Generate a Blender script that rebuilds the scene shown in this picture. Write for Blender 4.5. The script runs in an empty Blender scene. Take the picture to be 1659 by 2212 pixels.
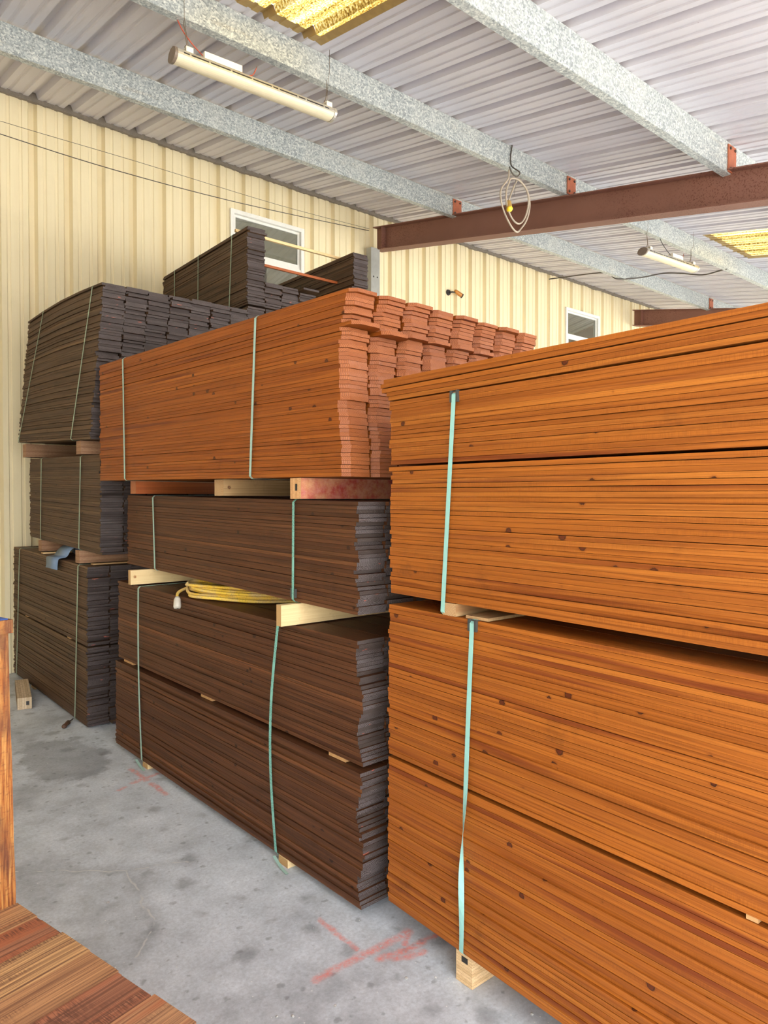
import bpy, bmesh, math, random
from mathutils import Vector, Matrix, noise as mnoise
random.seed(11)
S = bpy.context.scene
COL = S.collection
PI = math.pi
T = 0.0159                      # thickness of a fence picket (5/8 in)

# ------------------------------------------------------------------ helpers
def lin(c):
    return tuple((x/12.92 if x <= .04045 else ((x+.055)/1.055)**2.4) for x in c)
def rgb(r, g, b):
    return (*lin((r/255, g/255, b/255)), 1.0)

class NT:
    def __init__(self, name):
        self.m = bpy.data.materials.new(name); self.m.use_nodes = True
        self.t = self.m.node_tree; self.t.nodes.clear()
        self.out = self.t.nodes.new('ShaderNodeOutputMaterial')
    def n(self, typ, props=None, **ins):
        nd = self.t.nodes.new(typ)
        for k, v in (props or {}).items(): setattr(nd, k, v)
        for k, v in ins.items():
            key = int(k[1:]) if k[0] == 'i' and k[1:].isdigit() else k.replace('_', ' ')
            self.put(nd.inputs[key], v)
        return nd
    def put(self, sock, v):
        if isinstance(v, bpy.types.NodeSocket): self.t.links.new(v, sock)
        else: sock.default_value = v
    def math(self, op, a, b=0.0, c=0.0, clamp=False):
        nd = self.t.nodes.new('ShaderNodeMath'); nd.operation = op; nd.use_clamp = clamp
        self.put(nd.inputs[0], a); self.put(nd.inputs[1], b); self.put(nd.inputs[2], c)
        return nd.outputs[0]
    def vmath(self, op, a, b=(0,0,0)):
        nd = self.t.nodes.new('ShaderNodeVectorMath'); nd.operation = op
        self.put(nd.inputs[0], a)
        if op == 'SCALE': self.put(nd.inputs['Scale'], b)
        else: self.put(nd.inputs[1], b)
        return nd.outputs['Value'] if op in ('LENGTH', 'DOT_PRODUCT', 'DISTANCE') else nd.outputs[0]
    def sep(self, v):
        nd = self.n('ShaderNodeSeparateXYZ', i0=v); return nd.outputs
    def comb(self, x=0., y=0., z=0.):
        return self.n('ShaderNodeCombineXYZ', i0=x, i1=y, i2=z).outputs[0]
    def noise(self, vec, scale=1., detail=3., rough=.55, dist=0., out=0):
        return self.n('ShaderNodeTexNoise', Vector=vec, Scale=scale, Detail=detail, Roughness=rough, Distortion=dist).outputs[out]
    def ramp(self, fac, stops, interp='LINEAR'):
        nd = self.n('ShaderNodeValToRGB', Fac=fac); r = nd.color_ramp; r.interpolation = interp
        while len(r.elements) < len(stops): r.elements.new(.5)
        for e, (p, c) in zip(r.elements, stops):
            e.position = p; e.color = c if len(c) == 4 else (*c, 1)
        return nd.outputs[0]
    def mapr(self, v, a, b, c=0., d=1., smooth=False):
        nd = self.n('ShaderNodeMapRange', {'clamp': True, 'interpolation_type': 'SMOOTHSTEP' if smooth else 'LINEAR'},
                    i0=v, i1=a, i2=b, i3=c, i4=d); return nd.outputs[0]
    def mix(self, f, a, b, mode='MIX'):
        nd = self.t.nodes.new('ShaderNodeMix'); nd.data_type = 'RGBA'; nd.blend_type = mode
        self.put(nd.inputs[0], f); self.put(nd.inputs[6], a); self.put(nd.inputs[7], b)
        return nd.outputs[2]
    def obj(self): return self.n('ShaderNodeTexCoord').outputs['Object']
    def bsdf(self, color, rough=.6, metal=0., spec=.5, bump=None, bstr=.3, bdist=.01, **kw):
        b = self.n('ShaderNodeBsdfPrincipled', Base_Color=color, Roughness=rough, Metallic=metal)
        b.inputs['Specular IOR Level'].default_value = spec
        for k, v in kw.items(): self.put(b.inputs[k.replace('_', ' ')], v)
        if bump is not None:
            bn = self.n('ShaderNodeBump', Height=bump, Strength=bstr, Distance=bdist)
            self.t.links.new(bn.outputs[0], b.inputs['Normal'])
        self.t.links.new(b.outputs[0], self.out.inputs[0])
        return b

# ------------------------------------------------------------------ materials
def wood(name, ramp, grain, redwood, knotc, end_a, end_b, end_dull, dull_share=.4, rough=.5, gloss=.4, end_rough=.4,
         saw=.25, end_tint=None, knots=1., vary=1.):
    """boards of one stained timber; every board carries brd = (centre x, centre z, random)"""
    N = NT(name)
    p = N.obj(); px, py, pz = N.sep(p)
    at = N.n('ShaderNodeAttribute', {'attribute_name': 'brd'}).outputs['Vector']
    bx, bz, br = N.sep(at)
    u = N.math('ADD', px, pz)
    off = N.math('MULTIPLY', br, 57.3); off2 = N.math('MULTIPLY', br, 131.7)
    # slow drift so that the grain lines run at a slight slope and wander
    wob = N.noise(N.comb(N.math('MULTIPLY', py, 1.3), off, u), 1., 2., .5)
    uu = N.math('ADD', u, N.math('MULTIPLY', N.math('SUBTRACT', wob, .5), .035))
    g1 = N.noise(N.comb(N.math('MULTIPLY_ADD', uu, 150., off2), N.math('MULTIPLY', py, 1.1), off), 1., 2., .6)
    g2 = N.noise(N.comb(N.math('MULTIPLY_ADD', uu, 520., off2), N.math('MULTIPLY', py, 4.), off), 1., 2., .6)
    g3 = N.noise(N.comb(N.math('MULTIPLY_ADD', u, 22., off), N.math('MULTIPLY', py, .9), off2), 1., 2., .5)
    base = N.ramp(N.math('FRACT', N.math('MULTIPLY', br, 7.31)), ramp)
    c = N.mix(N.mapr(g1, .40, .66, 0., .55*vary), base, grain)
    c = N.mix(N.mapr(g2, .45, .72, 0., .48*vary), c, grain)
    spk = N.noise(N.vmath('MULTIPLY', p, (900., 260., 900.)), 1., 2., .6)
    c = N.mix(N.mapr(spk, .58, .72, 0., .28), c, grain)
    sel = N.math('FRACT', N.math('MULTIPLY', br, 23.77))
    thr = N.mapr(sel, .0, 1., .80, .46)
    red = N.math('MULTIPLY', N.mapr(N.math('SUBTRACT', g3, thr), 0., .12), .8)
    c = N.mix(red, c, redwood)
    # knots
    vk = N.n('ShaderNodeTexVoronoi', {'voronoi_dimensions': '2D'}, Vector=N.comb(py, N.math('MULTIPLY_ADD', br, 17.9, u), 0.), Scale=3.6)
    kd = vk.outputs['Distance']
    kd = N.math('ADD', kd, N.math('MULTIPLY', N.math('SUBTRACT', N.noise(p, 160., 2.), .5), .03))
    kr = N.sep(vk.outputs['Color'])
    ksz = N.math('MULTIPLY', N.math('MULTIPLY_ADD', kr[0], .024, .026), N.mapr(kr[1], .36, .40, 0., knots))
    ksz = N.math('MULTIPLY', ksz, N.mapr(kr[1], .34, .38))
    kin = N.math('SUBTRACT', ksz, kd)
    c = N.mix(N.mapr(kin, -.022, .004, 0., .6), c, grain)
    c = N.mix(N.mapr(kin, -.001, .004, 0., .93), c, knotc)
    c = N.mix(N.mapr(kin, .008, .016, 0., .55), c, redwood)
    # saw marks across the board and small stains
    sm = N.noise(N.comb(N.math('MULTIPLY', py, 330.), N.math('MULTIPLY', u, 30.), off), 1., 1., .5)
    smz = N.mapr(N.noise(N.comb(N.math('MULTIPLY', py, 2.2), N.math('MULTIPLY', u, 16.), off2), 1., 1.), .52, .64)
    c = N.mix(N.math('MULTIPLY', N.mapr(sm, .4, .62), N.math('MULTIPLY', smz, saw)), c, grain)
    st = N.mapr(N.noise(p, 5., 5., .7), .60, .72, 0., .28)
    c = N.mix(st, c, knotc)
    # end grain
    jx = N.math('MULTIPLY_ADD', N.math('FRACT', N.math('MULTIPLY', br, 41.3)), .14, -.07)
    jz = N.math('MULTIPLY_ADD', N.math('FRACT', N.math('MULTIPLY', br, 19.1)), .13, -.065)
    dx = N.math('SUBTRACT', N.math('SUBTRACT', px, bx), jx); dz = N.math('SUBTRACT', N.math('SUBTRACT', pz, bz), jz)
    rr = N.vmath('LENGTH', N.comb(dx, dz, 0.))
    rr = N.math('ADD', rr, N.math('MULTIPLY', N.noise(N.comb(px, pz, off), 28., 2.), .008))
    ring = N.math('SINE', N.math('MULTIPLY', rr, 1250.))
    fib = N.noise(N.comb(N.math('MULTIPLY', px, 1.), off, N.math('MULTIPLY', pz, 1.)), 220., 3., .65)
    rg = N.math('MULTIPLY_ADD', N.math('SUBTRACT', fib, .5), 2.2, ring)
    e = N.mix(N.mapr(rg, -.9, .9), end_a, end_b)
    dul = N.mapr(N.math('FRACT', N.math('MULTIPLY', br, 11.9)), dull_share-.08, dull_share+.08, 1., 0.)
    e = N.mix(N.math('MULTIPLY', dul, .85), e, N.mix(N.mapr(rg, -.8, .8, .0, .3), end_dull, end_a))
    e = N.mix(N.mapr(N.noise(N.comb(px, pz, off), 9., 3.), .4, .7, 0., .5), e, end_dull)
    if end_tint:
        tk = N.mapr(N.noise(N.comb(N.math('MULTIPLY', px, 14.), N.math('MULTIPLY', pz, 60.), off), 1., 2.), .70, .73)
        e = N.mix(tk, e, end_tint)
    nx, ny, nz = N.sep(N.n('ShaderNodeTexCoord').outputs['Normal'])
    ise = N.mapr(N.math('ABSOLUTE', ny), .5, .6)
    col = N.mix(ise, c, e)
    h = N.mix(ise, N.math('ADD', g2, N.math('MULTIPLY', sm, N.math('MULTIPLY', smz, 2.*saw))), rg)
    ero = N.math('MULTIPLY_ADD', N.math('FRACT', N.math('MULTIPLY', br, 29.3)), .30, end_rough-.16-rough)
    ro = N.math('ADD', N.math('MULTIPLY', ise, ero), N.math('MULTIPLY_ADD', g2, .2, rough-.1))
    N.bsdf(col, ro, 0., gloss, bump=h, bstr=.25, bdist=.0015)
    return N.m

M = {}
M['orange'] = wood('stained_orange_cedar',
    [(0., rgb(148,78,23)), (.35, rgb(162,88,28)), (.7, rgb(153,82,27)), (1., rgb(171,97,33))],
    rgb(100,47,14), rgb(100,42,18), rgb(44,22,13), rgb(166,98,52), rgb(124,66,32), rgb(132,72,36), .40,
    rough=.5, gloss=.25, end_rough=.42)
M['orange_daylit'] = wood('stained_orange_cedar_daylit',  # lighter, yellower copy of the orange stain; daylight put into the colour
    [(0., rgb(158,88,28)), (.35, rgb(174,100,34)), (.7, rgb(164,93,32)), (1., rgb(184,111,41))],
    rgb(112,55,16), rgb(108,46,19), rgb(46,23,13), rgb(176,104,54), rgb(124,66,32), rgb(132,72,36), .40,
    rough=.5, gloss=.25, end_rough=.42)
M['dark'] = wood('stained_walnut_cedar',
    [(0., rgb(94,57,33)), (.4, rgb(108,67,39)), (.75, rgb(86,51,30)), (1., rgb(128,80,46))],
    rgb(46,27,17), rgb(68,37,22), rgb(26,15,10), rgb(120,110,108), rgb(46,38,36), rgb(60,48,40), .38,
    rough=.5, gloss=.22, end_rough=.42, end_tint=rgb(176,92,72))
M['dim'] = wood('stained_umber_cedar',
    [(0., rgb(91,65,46)), (.4, rgb(104,77,54)), (.75, rgb(80,57,41)), (1., rgb(122,93,66))],
    rgb(40,28,20), rgb(56,37,25), rgb(28,19,14), rgb(104,93,90), rgb(38,31,30), rgb(50,41,38), .32,
    rough=.55, gloss=.22, end_rough=.45, end_tint=rgb(170,98,82))
M['rough'] = wood('rough_sawn_redwood',
    [(0., rgb(180,130,88)), (.2, rgb(220,174,116)), (.4, rgb(168,112,82)), (.6, rgb(200,146,98)), (.8, rgb(154,100,76)), (1., rgb(226,182,124))],
    rgb(92,56,42), rgb(160,92,60), rgb(52,30,26), rgb(190,130,80), rgb(120,70,45), rgb(130,80,50), .4,
    rough=.6, gloss=.35, saw=.9, vary=1.6)
M['pine'] = wood('fresh_pine', [(0., rgb(232,204,150)), (1., rgb(238,212,160))], rgb(212,174,116), rgb(224,188,132), rgb(150,86,48),
    rgb(206,168,112), rgb(176,136,84), rgb(190,150,100), .3, rough=.55, gloss=.3, saw=.1, vary=.6)
M['oldwood'] = wood('weathered_pine', [(0., rgb(176,142,98)), (1., rgb(194,162,116))], rgb(132,100,66), rgb(150,108,70), rgb(80,54,36),
    rgb(206,172,128), rgb(160,122,84), rgb(180,142,100), .3, rough=.7, gloss=.2, saw=.3)
M['bodge'] = wood('orange_stained_block', [(0., rgb(176,92,42)), (1., rgb(188,104,50))], rgb(120,60,28), rgb(130,64,36), rgb(60,30,18),
    rgb(198,120,70), rgb(150,84,46), rgb(170,96,54), .3)

def laminated(name, ca, cb, gapc, axis='z', pitch=.0105, red=None):
    N = NT(name); p = N.obj(); x, y, z = N.sep(p)
    v = z if axis == 'z' else x
    f = N.math('DIVIDE', v, pitch)
    ln = N.math('ABSOLUTE', N.math('SUBTRACT', N.math('FRACT', f), .5))
    idn = N.n('ShaderNodeTexWhiteNoise', {'noise_dimensions': '1D'}, W=N.math('FLOOR', f)).outputs['Value']
    g = N.noise(N.comb(N.math('MULTIPLY', x, 60.), N.math('MULTIPLY', y, 60.), N.math('MULTIPLY', z, 500.)), 1., 3., .6)
    c = N.mix(idn, ca, cb); c = N.mix(N.mapr(g, .45, .7, 0., .5), c, gapc)
    c = N.mix(N.mapr(ln, .43, .5, 0., .85), c, gapc)
    if red:
        rm = N.mapr(N.noise(p, 14., 5., .7), .30, .62, .25, .95); red = N.mix(N.mapr(N.noise(p, 40., 4., .7), .4, .7, 0., .55), red, rgb(206,150,140))
        ny = N.math('ABSOLUTE', N.sep(N.n('ShaderNodeTexCoord').outputs['Normal'])[0])
        c = N.mix(N.math('MULTIPLY', rm, N.mapr(ny, .5, .6)), c, red)
    N.bsdf(c, .7, 0., .25, bump=N.math('MULTIPLY', ln, -1.), bstr=.3, bdist=.002)
    return N.m
M['lam'] = laminated('laminated_picket_block', rgb(214,178,130), rgb(232,200,152), rgb(150,108,70))
M['lamred'] = laminated('red_smeared_block', rgb(206,156,104), rgb(222,176,124), rgb(150,96,60), red=rgb(176,60,54), axis='x')
M['lampink'] = laminated('pinkish_layered_block', rgb(150,112,84), rgb(172,134,104), rgb(92,62,46))
M['lamgrey'] = laminated('grey_layered_block', rgb(196,172,138), rgb(214,192,160), rgb(110,88,66), axis='x', pitch=.016)

def plain(name, c, rough=.6, metal=0., spec=.5, var=.12, scale=20., dark=None, thr=(.55,.7), amt=.5, bump=.0):
    N = NT(name); p = N.obj()
    n1 = N.noise(p, scale, 4., .6)
    d = tuple(v*(1-var*2) for v in c[:3])+(1,)
    col = N.mix(N.mapr(n1, .3, .75), c, d)
    if dark:
        col = N.mix(N.mapr(N.noise(p, scale*4.3, 4., .7), thr[0], thr[1], 0., amt), col, dark)
    N.bsdf(col, rough, metal, spec, bump=n1 if bump else None, bstr=bump, bdist=.003)
    return N.m

def galvanized():
    N = NT('galvanized_spangle'); p = N.obj()
    q = N.vmath('ADD', p, N.vmath('SCALE', N.n('ShaderNodeTexNoise', Vector=p, Scale=60.).outputs['Color'], .02))
    v = N.n('ShaderNodeTexVoronoi', Vector=q, Scale=95.)
    w = N.sep(v.outputs['Color'])[0]
    c = N.ramp(w, [(0., rgb(134,139,138)), (.35, rgb(162,167,165)), (.7, rgb(182,187,182)), (1., rgb(210,212,203))])
    big = N.noise(p, 3., 4., .6)
    c = N.mix(N.mapr(big, .5, .75, 0., .35), c, rgb(206,206,194))
    st = N.mapr(N.noise(N.vmath('MULTIPLY', p, (1.5, 9., 9.)), 1., 5., .7), .6, .72, 0., .3)
    c = N.mix(st, c, rgb(166,142,96))
    N.bsdf(c, .45, .12, .5)
    return N.m
M['galv'] = galvanized()

def roofmat():
    N = NT('painted_roof_sheet'); p = N.obj(); x, y, z = N.sep(p)
    q = N.comb(N.math('MULTIPLY', x, 8.), N.math('MULTIPLY', y, .8), 0.)
    c = N.mix(N.noise(q, 1., 4., .6), rgb(208,204,208), rgb(196,192,197))
    c = N.mix(N.mapr(N.noise(N.comb(N.math('MULTIPLY', x, 26.), N.math('MULTIPLY', y, 1.6), 3.), 1., 4., .7), .56, .74, 0., .3), c, rgb(160,152,146))
    r = N.noise(N.comb(N.math('MULTIPLY', x, 16.), N.math('MULTIPLY', y, 3.2), 9.), 1., 6., .72)
    c = N.mix(N.mapr(r, .685, .725, 0., .85), c, rgb(128,80,56))
    N.bsdf(c, .38, 0., .45)
    return N.m
M['roof'] = roofmat()
def wallmat():
    N = NT('cream_wall_sheet'); p = N.obj(); x, y, z = N.sep(p)
    c = N.mix(N.noise(N.comb(N.math('MULTIPLY', x, 20.), 0., N.math('MULTIPLY', z, .8)), 1., 4., .6), rgb(234,221,184), rgb(222,206,166))
    c = N.mix(N.mapr(N.noise(p, 3., 5., .65), .55, .8, 0., .3), c, rgb(204,190,152))
    N.bsdf(c, .45, 0., .4)
    return N.m
M['wall'] = wallmat()
def redoxide():
    N = NT('red_oxide_steel'); p = N.obj()
    c = N.mix(N.noise(p, 2.5, 4., .6), rgb(124,84,70), rgb(142,100,84))
    zone = N.mapr(N.noise(p, 1.1, 2.), .45, .6)
    sp = N.mapr(N.noise(p, 85., 3., .6), .56, .6)
    c = N.mix(N.math('MULTIPLY', sp, N.math('MULTIPLY', zone, .75)), c, rgb(92,46,34))
    N.bsdf(c, .6, 0., .35)
    return N.m
M['beam'] = redoxide()
M['clip'] = plain('rust_primer_plate', rgb(176,100,68), .65, scale=30., dark=rgb(120,60,42))
M['bolt'] = plain('dark_bolt', rgb(96,84,76), .5, metal=.5)
M['strap'] = plain('mint_strap', rgb(150,203,192), .35, var=.05)
def printed():
    N = NT('printed_mint_strap'); p = N.obj(); x, y, z = N.sep(p)
    k = N.noise(N.comb(N.math('MULTIPLY', y, 260.), 0., N.math('MULTIPLY', z, 190.)), 1., 1., .5)
    wrd = N.mapr(N.noise(N.comb(0., 0., N.math('MULTIPLY', z, 9.)), 1., 1.), .42, .46)
    c = N.mix(N.math('MULTIPLY', N.mapr(k, .53, .57), N.math('MULTIPLY', wrd, .75)), rgb(128,188,172), rgb(34,98,88))
    N.bsdf(c, .35)
    return N.m
M['strap_print'] = printed()
M['strapdim'] = plain('pale_green_strap', rgb(150,172,150), .4, var=.06)
M['straplt'] = plain('light_mint_strap', rgb(158,190,176), .4, var=.05)
M['plastic'] = plain('grey_corner_plastic', rgb(66,68,66), .35)
M['white'] = plain('white_window_frame', rgb(232,230,220), .4, var=.05)
M['alum'] = plain('brushed_aluminium', rgb(206,200,184), .3, metal=.55, var=.06)
M['diffuser'] = plain('cream_diffuser', rgb(226,214,180), .4, var=.04)
M['cap'] = plain('dark_end_cap', rgb(128,112,96), .5)
M['driver'] = plain('white_driver_box', rgb(236,226,204), .45, var=.04)
M['steelwire'] = plain('steel_wire', rgb(120,104,84), .4, metal=.5)
M['redwire'] = plain('red_wire', rgb(196,84,60), .45)
M['blackwire'] = plain('black_wire', rgb(40,36,34), .5)
M['wire'] = plain('dark_cable', rgb(84,76,66), .55)
M['greycord'] = plain('grey_cord', rgb(176,162,142), .5)
M['yellowplug'] = plain('yellow_plug', rgb(240,206,40), .4, var=.04)
M['brass'] = plain('tan_plug_body', rgb(170,136,70), .5)
def yellowcord():
    N = NT('dusty_yellow_cord'); p = N.obj()
    c = N.mix(N.mapr(N.noise(p, 9., 4., .65), .42, .62), rgb(244,204,76), rgb(222,192,130))
    c = N.mix(N.mapr(N.noise(p, 150., 3.), .55, .66, 0., .5), c, rgb(140,112,60))
    N.bsdf(c, .5, 0., .35); return N.m
M['ycord'] = yellowcord()
M['connector'] = plain('dirty_clear_connector', rgb(206,200,184), .35)
M['blue'] = plain('blue_grey_sheet', rgb(118,140,168), .6, var=.06)
M['bluepaint'] = plain('worn_blue_paint', rgb(44,84,160), .55, dark=rgb(140,120,100))
M['capwood'] = M['rough']
M['black'] = plain('black_fixture', rgb(46,44,42), .5)
M['amber'] = plain('amber_lens', rgb(196,128,52), .3)
M['handle'] = plain('worn_brown_handle', rgb(96,66,48), .6, dark=rgb(50,36,28))
M['redrail'] = plain('red_rail_paint', rgb(190,56,58), .45)
M['greypanel'] = plain('grey_room_panel', rgb(176,170,152), .7)
M['foam'] = plain('grey_closure_foam', rgb(132,122,108), .9, dark=rgb(80,72,64), bump=.5)
M['paleframe'] = plain('tan_curb_paint', rgb(170,140,84), .6)

def skylight_mat():
    N = NT('dirty_yellow_fibreglass'); p = N.obj(); x, y, z = N.sep(p)
    f = N.noise(N.comb(N.math('MULTIPLY', x, 120.), N.math('MULTIPLY', y, 55.), 0.), 1., 4., .7)
    rib = N.noise(N.comb(N.math('MULTIPLY', x, 14.), N.math('MULTIPLY', y, .8), 1.), 1., 2.)
    k = N.math('ADD', f, N.math('MULTIPLY', N.math('SUBTRACT', rib, .5), .5))
    c = N.ramp(k, [(.38, (.34,.29,.16)), (.48, (.27,.20,.05)), (.56, (.13,.075,.012)), (.66, (.04,.018,.004))])
    tr = N.n('ShaderNodeBsdfTranslucent', Color=c)
    df = N.n('ShaderNodeBsdfPrincipled', Base_Color=rgb(150,120,60), Roughness=.5)
    mx = N.n('ShaderNodeMixShader', Fac=.2); N.t.links.new(tr.outputs[0], mx.inputs[1]); N.t.links.new(df.outputs[0], mx.inputs[2])
    N.t.links.new(mx.outputs[0], N.out.inputs[0]); return N.m
M['sky'] = skylight_mat()

def glass_mat():
    N = NT('dusty_window_glass')
    tr = N.n('ShaderNodeBsdfTransparent', Color=(.40,.41,.39,1))
    gl = N.n('ShaderNodeBsdfGlossy', Color=(.8,.8,.78,1), Roughness=.04)
    df = N.n('ShaderNodeBsdfDiffuse', Color=rgb(96,95,88))
    lw = N.n('ShaderNodeLayerWeight', Blend=.35)
    m1 = N.n('ShaderNodeMixShader', Fac=N.mapr(lw.outputs['Facing'], 0., 1., .14, .8)); N.t.links.new(tr.outputs[0], m1.inputs[1]); N.t.links.new(gl.outputs[0], m1.inputs[2])
    m2 = N.n('ShaderNodeMixShader', Fac=.22); N.t.links.new(m1.outputs[0], m2.inputs[1]); N.t.links.new(df.outputs[0], m2.inputs[2])
    N.t.links.new(m2.outputs[0], N.out.inputs[0]); return N.m
M['glass'] = glass_mat()

def floor_mat():
    N = NT('worn_concrete'); p = N.obj(); x, y, z = N.sep(p)
    p2 = N.comb(x, y, 0.)
    a = N.noise(p2, .9, 5., .6); b = N.noise(p2, 4.5, 6., .68); f = N.noise(p2, 70., 4., .7)
    c = N.ramp(N.math('ADD', N.math('MULTIPLY', a, .5), N.math('MULTIPLY', b, .5)),
               [(.36, rgb(158,162,165)), (.5, rgb(202,208,212)), (.64, rgb(228,234,238))])
    c = N.mix(N.mapr(f, .35, .7, 0., .35), c, rgb(120,120,118))
    sw = N.noise(N.comb(N.math('MULTIPLY', x, 2.), N.math('MULTIPLY', y, 7.), 4.), 1., 5., .7)
    c = N.mix(N.mapr(sw, .55, .75, 0., .35), c, rgb(206,208,206))
    # oil spots
    v = N.n('ShaderNodeTexVoronoi', {'voronoi_dimensions': '2D'}, Vector=N.vmath('ADD', p2, N.vmath('SCALE', N.n('ShaderNodeTexNoise', Vector=p2, Scale=22., Detail=3.).outputs['Color'], .07)), Scale=5.2)
    sz = N.math('MULTIPLY', N.math('POWER', N.sep(v.outputs['Color'])[1], 2.5), .26)
    c = N.mix(N.mapr(N.math('SUBTRACT', sz, v.outputs['Distance']), -.10, .14, 0., .42, True), c, rgb(92,91,90))
    v2 = N.n('ShaderNodeTexVoronoi', {'voronoi_dimensions': '2D'}, Vector=N.vmath('ADD', p2, N.vmath('SCALE', N.n('ShaderNodeTexNoise', Vector=p2, Scale=40.).outputs['Color'], .03)), Scale=16.)
    sz2 = N.math('MULTIPLY', N.math('POWER', N.sep(v2.outputs['Color'])[1], 4.), .22)
    c = N.mix(N.mapr(N.math('SUBTRACT', sz2, v2.outputs['Distance']), -.07, .10, 0., .42, True), c, rgb(96,95,94))
    # one large damp stain beside the dark stacks
    dst = N.vmath('LENGTH', N.vmath('MULTIPLY', N.vmath('SUBTRACT', p2, (1.30, 4.62, 0.)), (1.6, 1., 0.)))
    dst = N.math('ADD', dst, N.math('MULTIPLY', N.math('SUBTRACT', b, .5), .6))
    c = N.mix(N.mapr(dst, .42, .34, 0., .35), c, rgb(84,82,80))
    wn = N.n('ShaderNodeTexNoise', Vector=p2, Scale=12., Detail=4.).outputs['Color']
    pw = N.vmath('ADD', p2, N.vmath('SCALE', N.vmath('SUBTRACT', wn, (.5,.5,.5)), .045))
    wc = N.n('ShaderNodeTexNoise', Vector=p2, Scale=13., Detail=2.).outputs['Color']
    pc = N.vmath('ADD', p2, N.vmath('SCALE', N.vmath('SUBTRACT', wc, (.5,.5,.5)), .045))
    def seg(pp, A, B):
        ax, ay = A; bx, by = B; dx, dy = bx-ax, by-ay; L2 = dx*dx+dy*dy
        v0 = N.vmath('SUBTRACT', pp, (ax, ay, 0.))
        t = N.math('DIVIDE', N.vmath('DOT_PRODUCT', v0, (dx, dy, 0.)), L2, clamp=True)
        return N.vmath('LENGTH', N.vmath('SUBTRACT', v0, N.vmath('SCALE', (dx, dy, 0.), t)))
    # orange-red marking paint
    mk = None
    for A, B, w in [((1.578,2.27),(1.585,2.035),.013), ((1.375,1.995),(1.60,1.995),.020), ((1.56,1.99),(1.80,1.995),.020),
                    ((1.80,1.995),(1.735,1.945),.016), ((1.62,1.935),(1.80,1.905),.020), ((1.80,1.905),(1.90,1.92),.012), ((1.66,1.905),(1.76,1.865),.018),
                    ((1.566,4.20),(1.572,3.98),.016), ((1.575,3.92),(1.582,3.742),.018), ((1.50,4.0),(1.66,4.04),.02), ((1.40,3.95),(1.44,3.97),.015)]:
        d = N.mapr(seg(pw, A, B), w*.3, w*1.5, 1., 0., True)
        mk = d if mk is None else N.math('MAXIMUM', mk, d)
    mk = N.math('MULTIPLY', mk, N.mapr(N.noise(p2, 45., 5., .75), .36, .60, .10, .80))
    c = N.mix(mk, c, rgb(226,128,112))
    # hairline cracks
    ck = None
    pts = [[(.74,3.40),(.95,3.24),(1.122,3.098)], [(1.122,3.098),(1.114,2.918),(1.079,2.777),(1.084,2.674),(1.049,2.609),(.935,2.496)], [(1.122,3.098),(1.25,3.06),(1.392,2.98)]]
    for pl in pts:
        for A, B in zip(pl, pl[1:]):
            d = seg(pc, A, B); ck = d if ck is None else N.math('MINIMUM', ck, d)
    c = N.mix(N.mapr(ck, .0022, .0055, .8, 0.), c, rgb(222,222,216))
    c = N.mix(N.mapr(ck, .004, .05, .22, 0.), c, rgb(90,88,84))
    # pale scratches and grit
    sp = N.n('ShaderNodeTexVoronoi', {'voronoi_dimensions': '2D'}, Vector=p2, Scale=30.)
    c = N.mix(N.mapr(N.math('SUBTRACT', N.math('MULTIPLY', N.math('POWER', N.sep(sp.outputs['Color'])[0], 10.), .1), sp.outputs['Distance']), 0., .02, 0., .8), c, rgb(226,226,220))
    N.bsdf(c, N.mapr(b, .3, .7, .42, .62), 0., .4, bump=f, bstr=.15, bdist=.004)
    return N.m
M['floor'] = floor_mat()
M['ground'] = plain('yard_concrete', rgb(214,212,206), .8, scale=2., var=.05)

# ------------------------------------------------------------------ mesh builders
def link(name, me, mat, parent=None, smooth=False):
    o = bpy.data.objects.new(name, me); COL.objects.link(o)
    if mat is not None: me.materials.append(mat)
    if parent is not None: o.parent = parent
    if smooth:
        for p in me.polygons: p.use_smooth = True
    return o
def meshobj(name, verts, faces, mat, parent=None, smooth=False, brd=None, recalc=True):
    me = bpy.data.meshes.new(name); me.from_pydata([tuple(v) for v in verts], [], faces)
    if recalc:
        bm = bmesh.new(); bm.from_mesh(me); bmesh.ops.recalc_face_normals(bm, faces=bm.faces); bm.to_mesh(me); bm.free()
    if brd is not None:
        a = me.attributes.new('brd', 'FLOAT_VECTOR', 'POINT')
        flat = [c for v in brd for c in v]; a.data.foreach_set('vector', flat)
    me.update()
    return link(name, me, mat, parent, smooth)
def tag(o, label, cat, group=None, kind=None):
    o['label'] = label; o['category'] = cat
    if group: o['group'] = group
    if kind: o['kind'] = kind
    return o
def empty(name, loc, label, cat, group=None, kind=None):
    o = bpy.data.objects.new(name, None); COL.objects.link(o); o.location = loc; o.empty_display_size = .1
    return tag(o, label, cat, group, kind)

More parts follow.
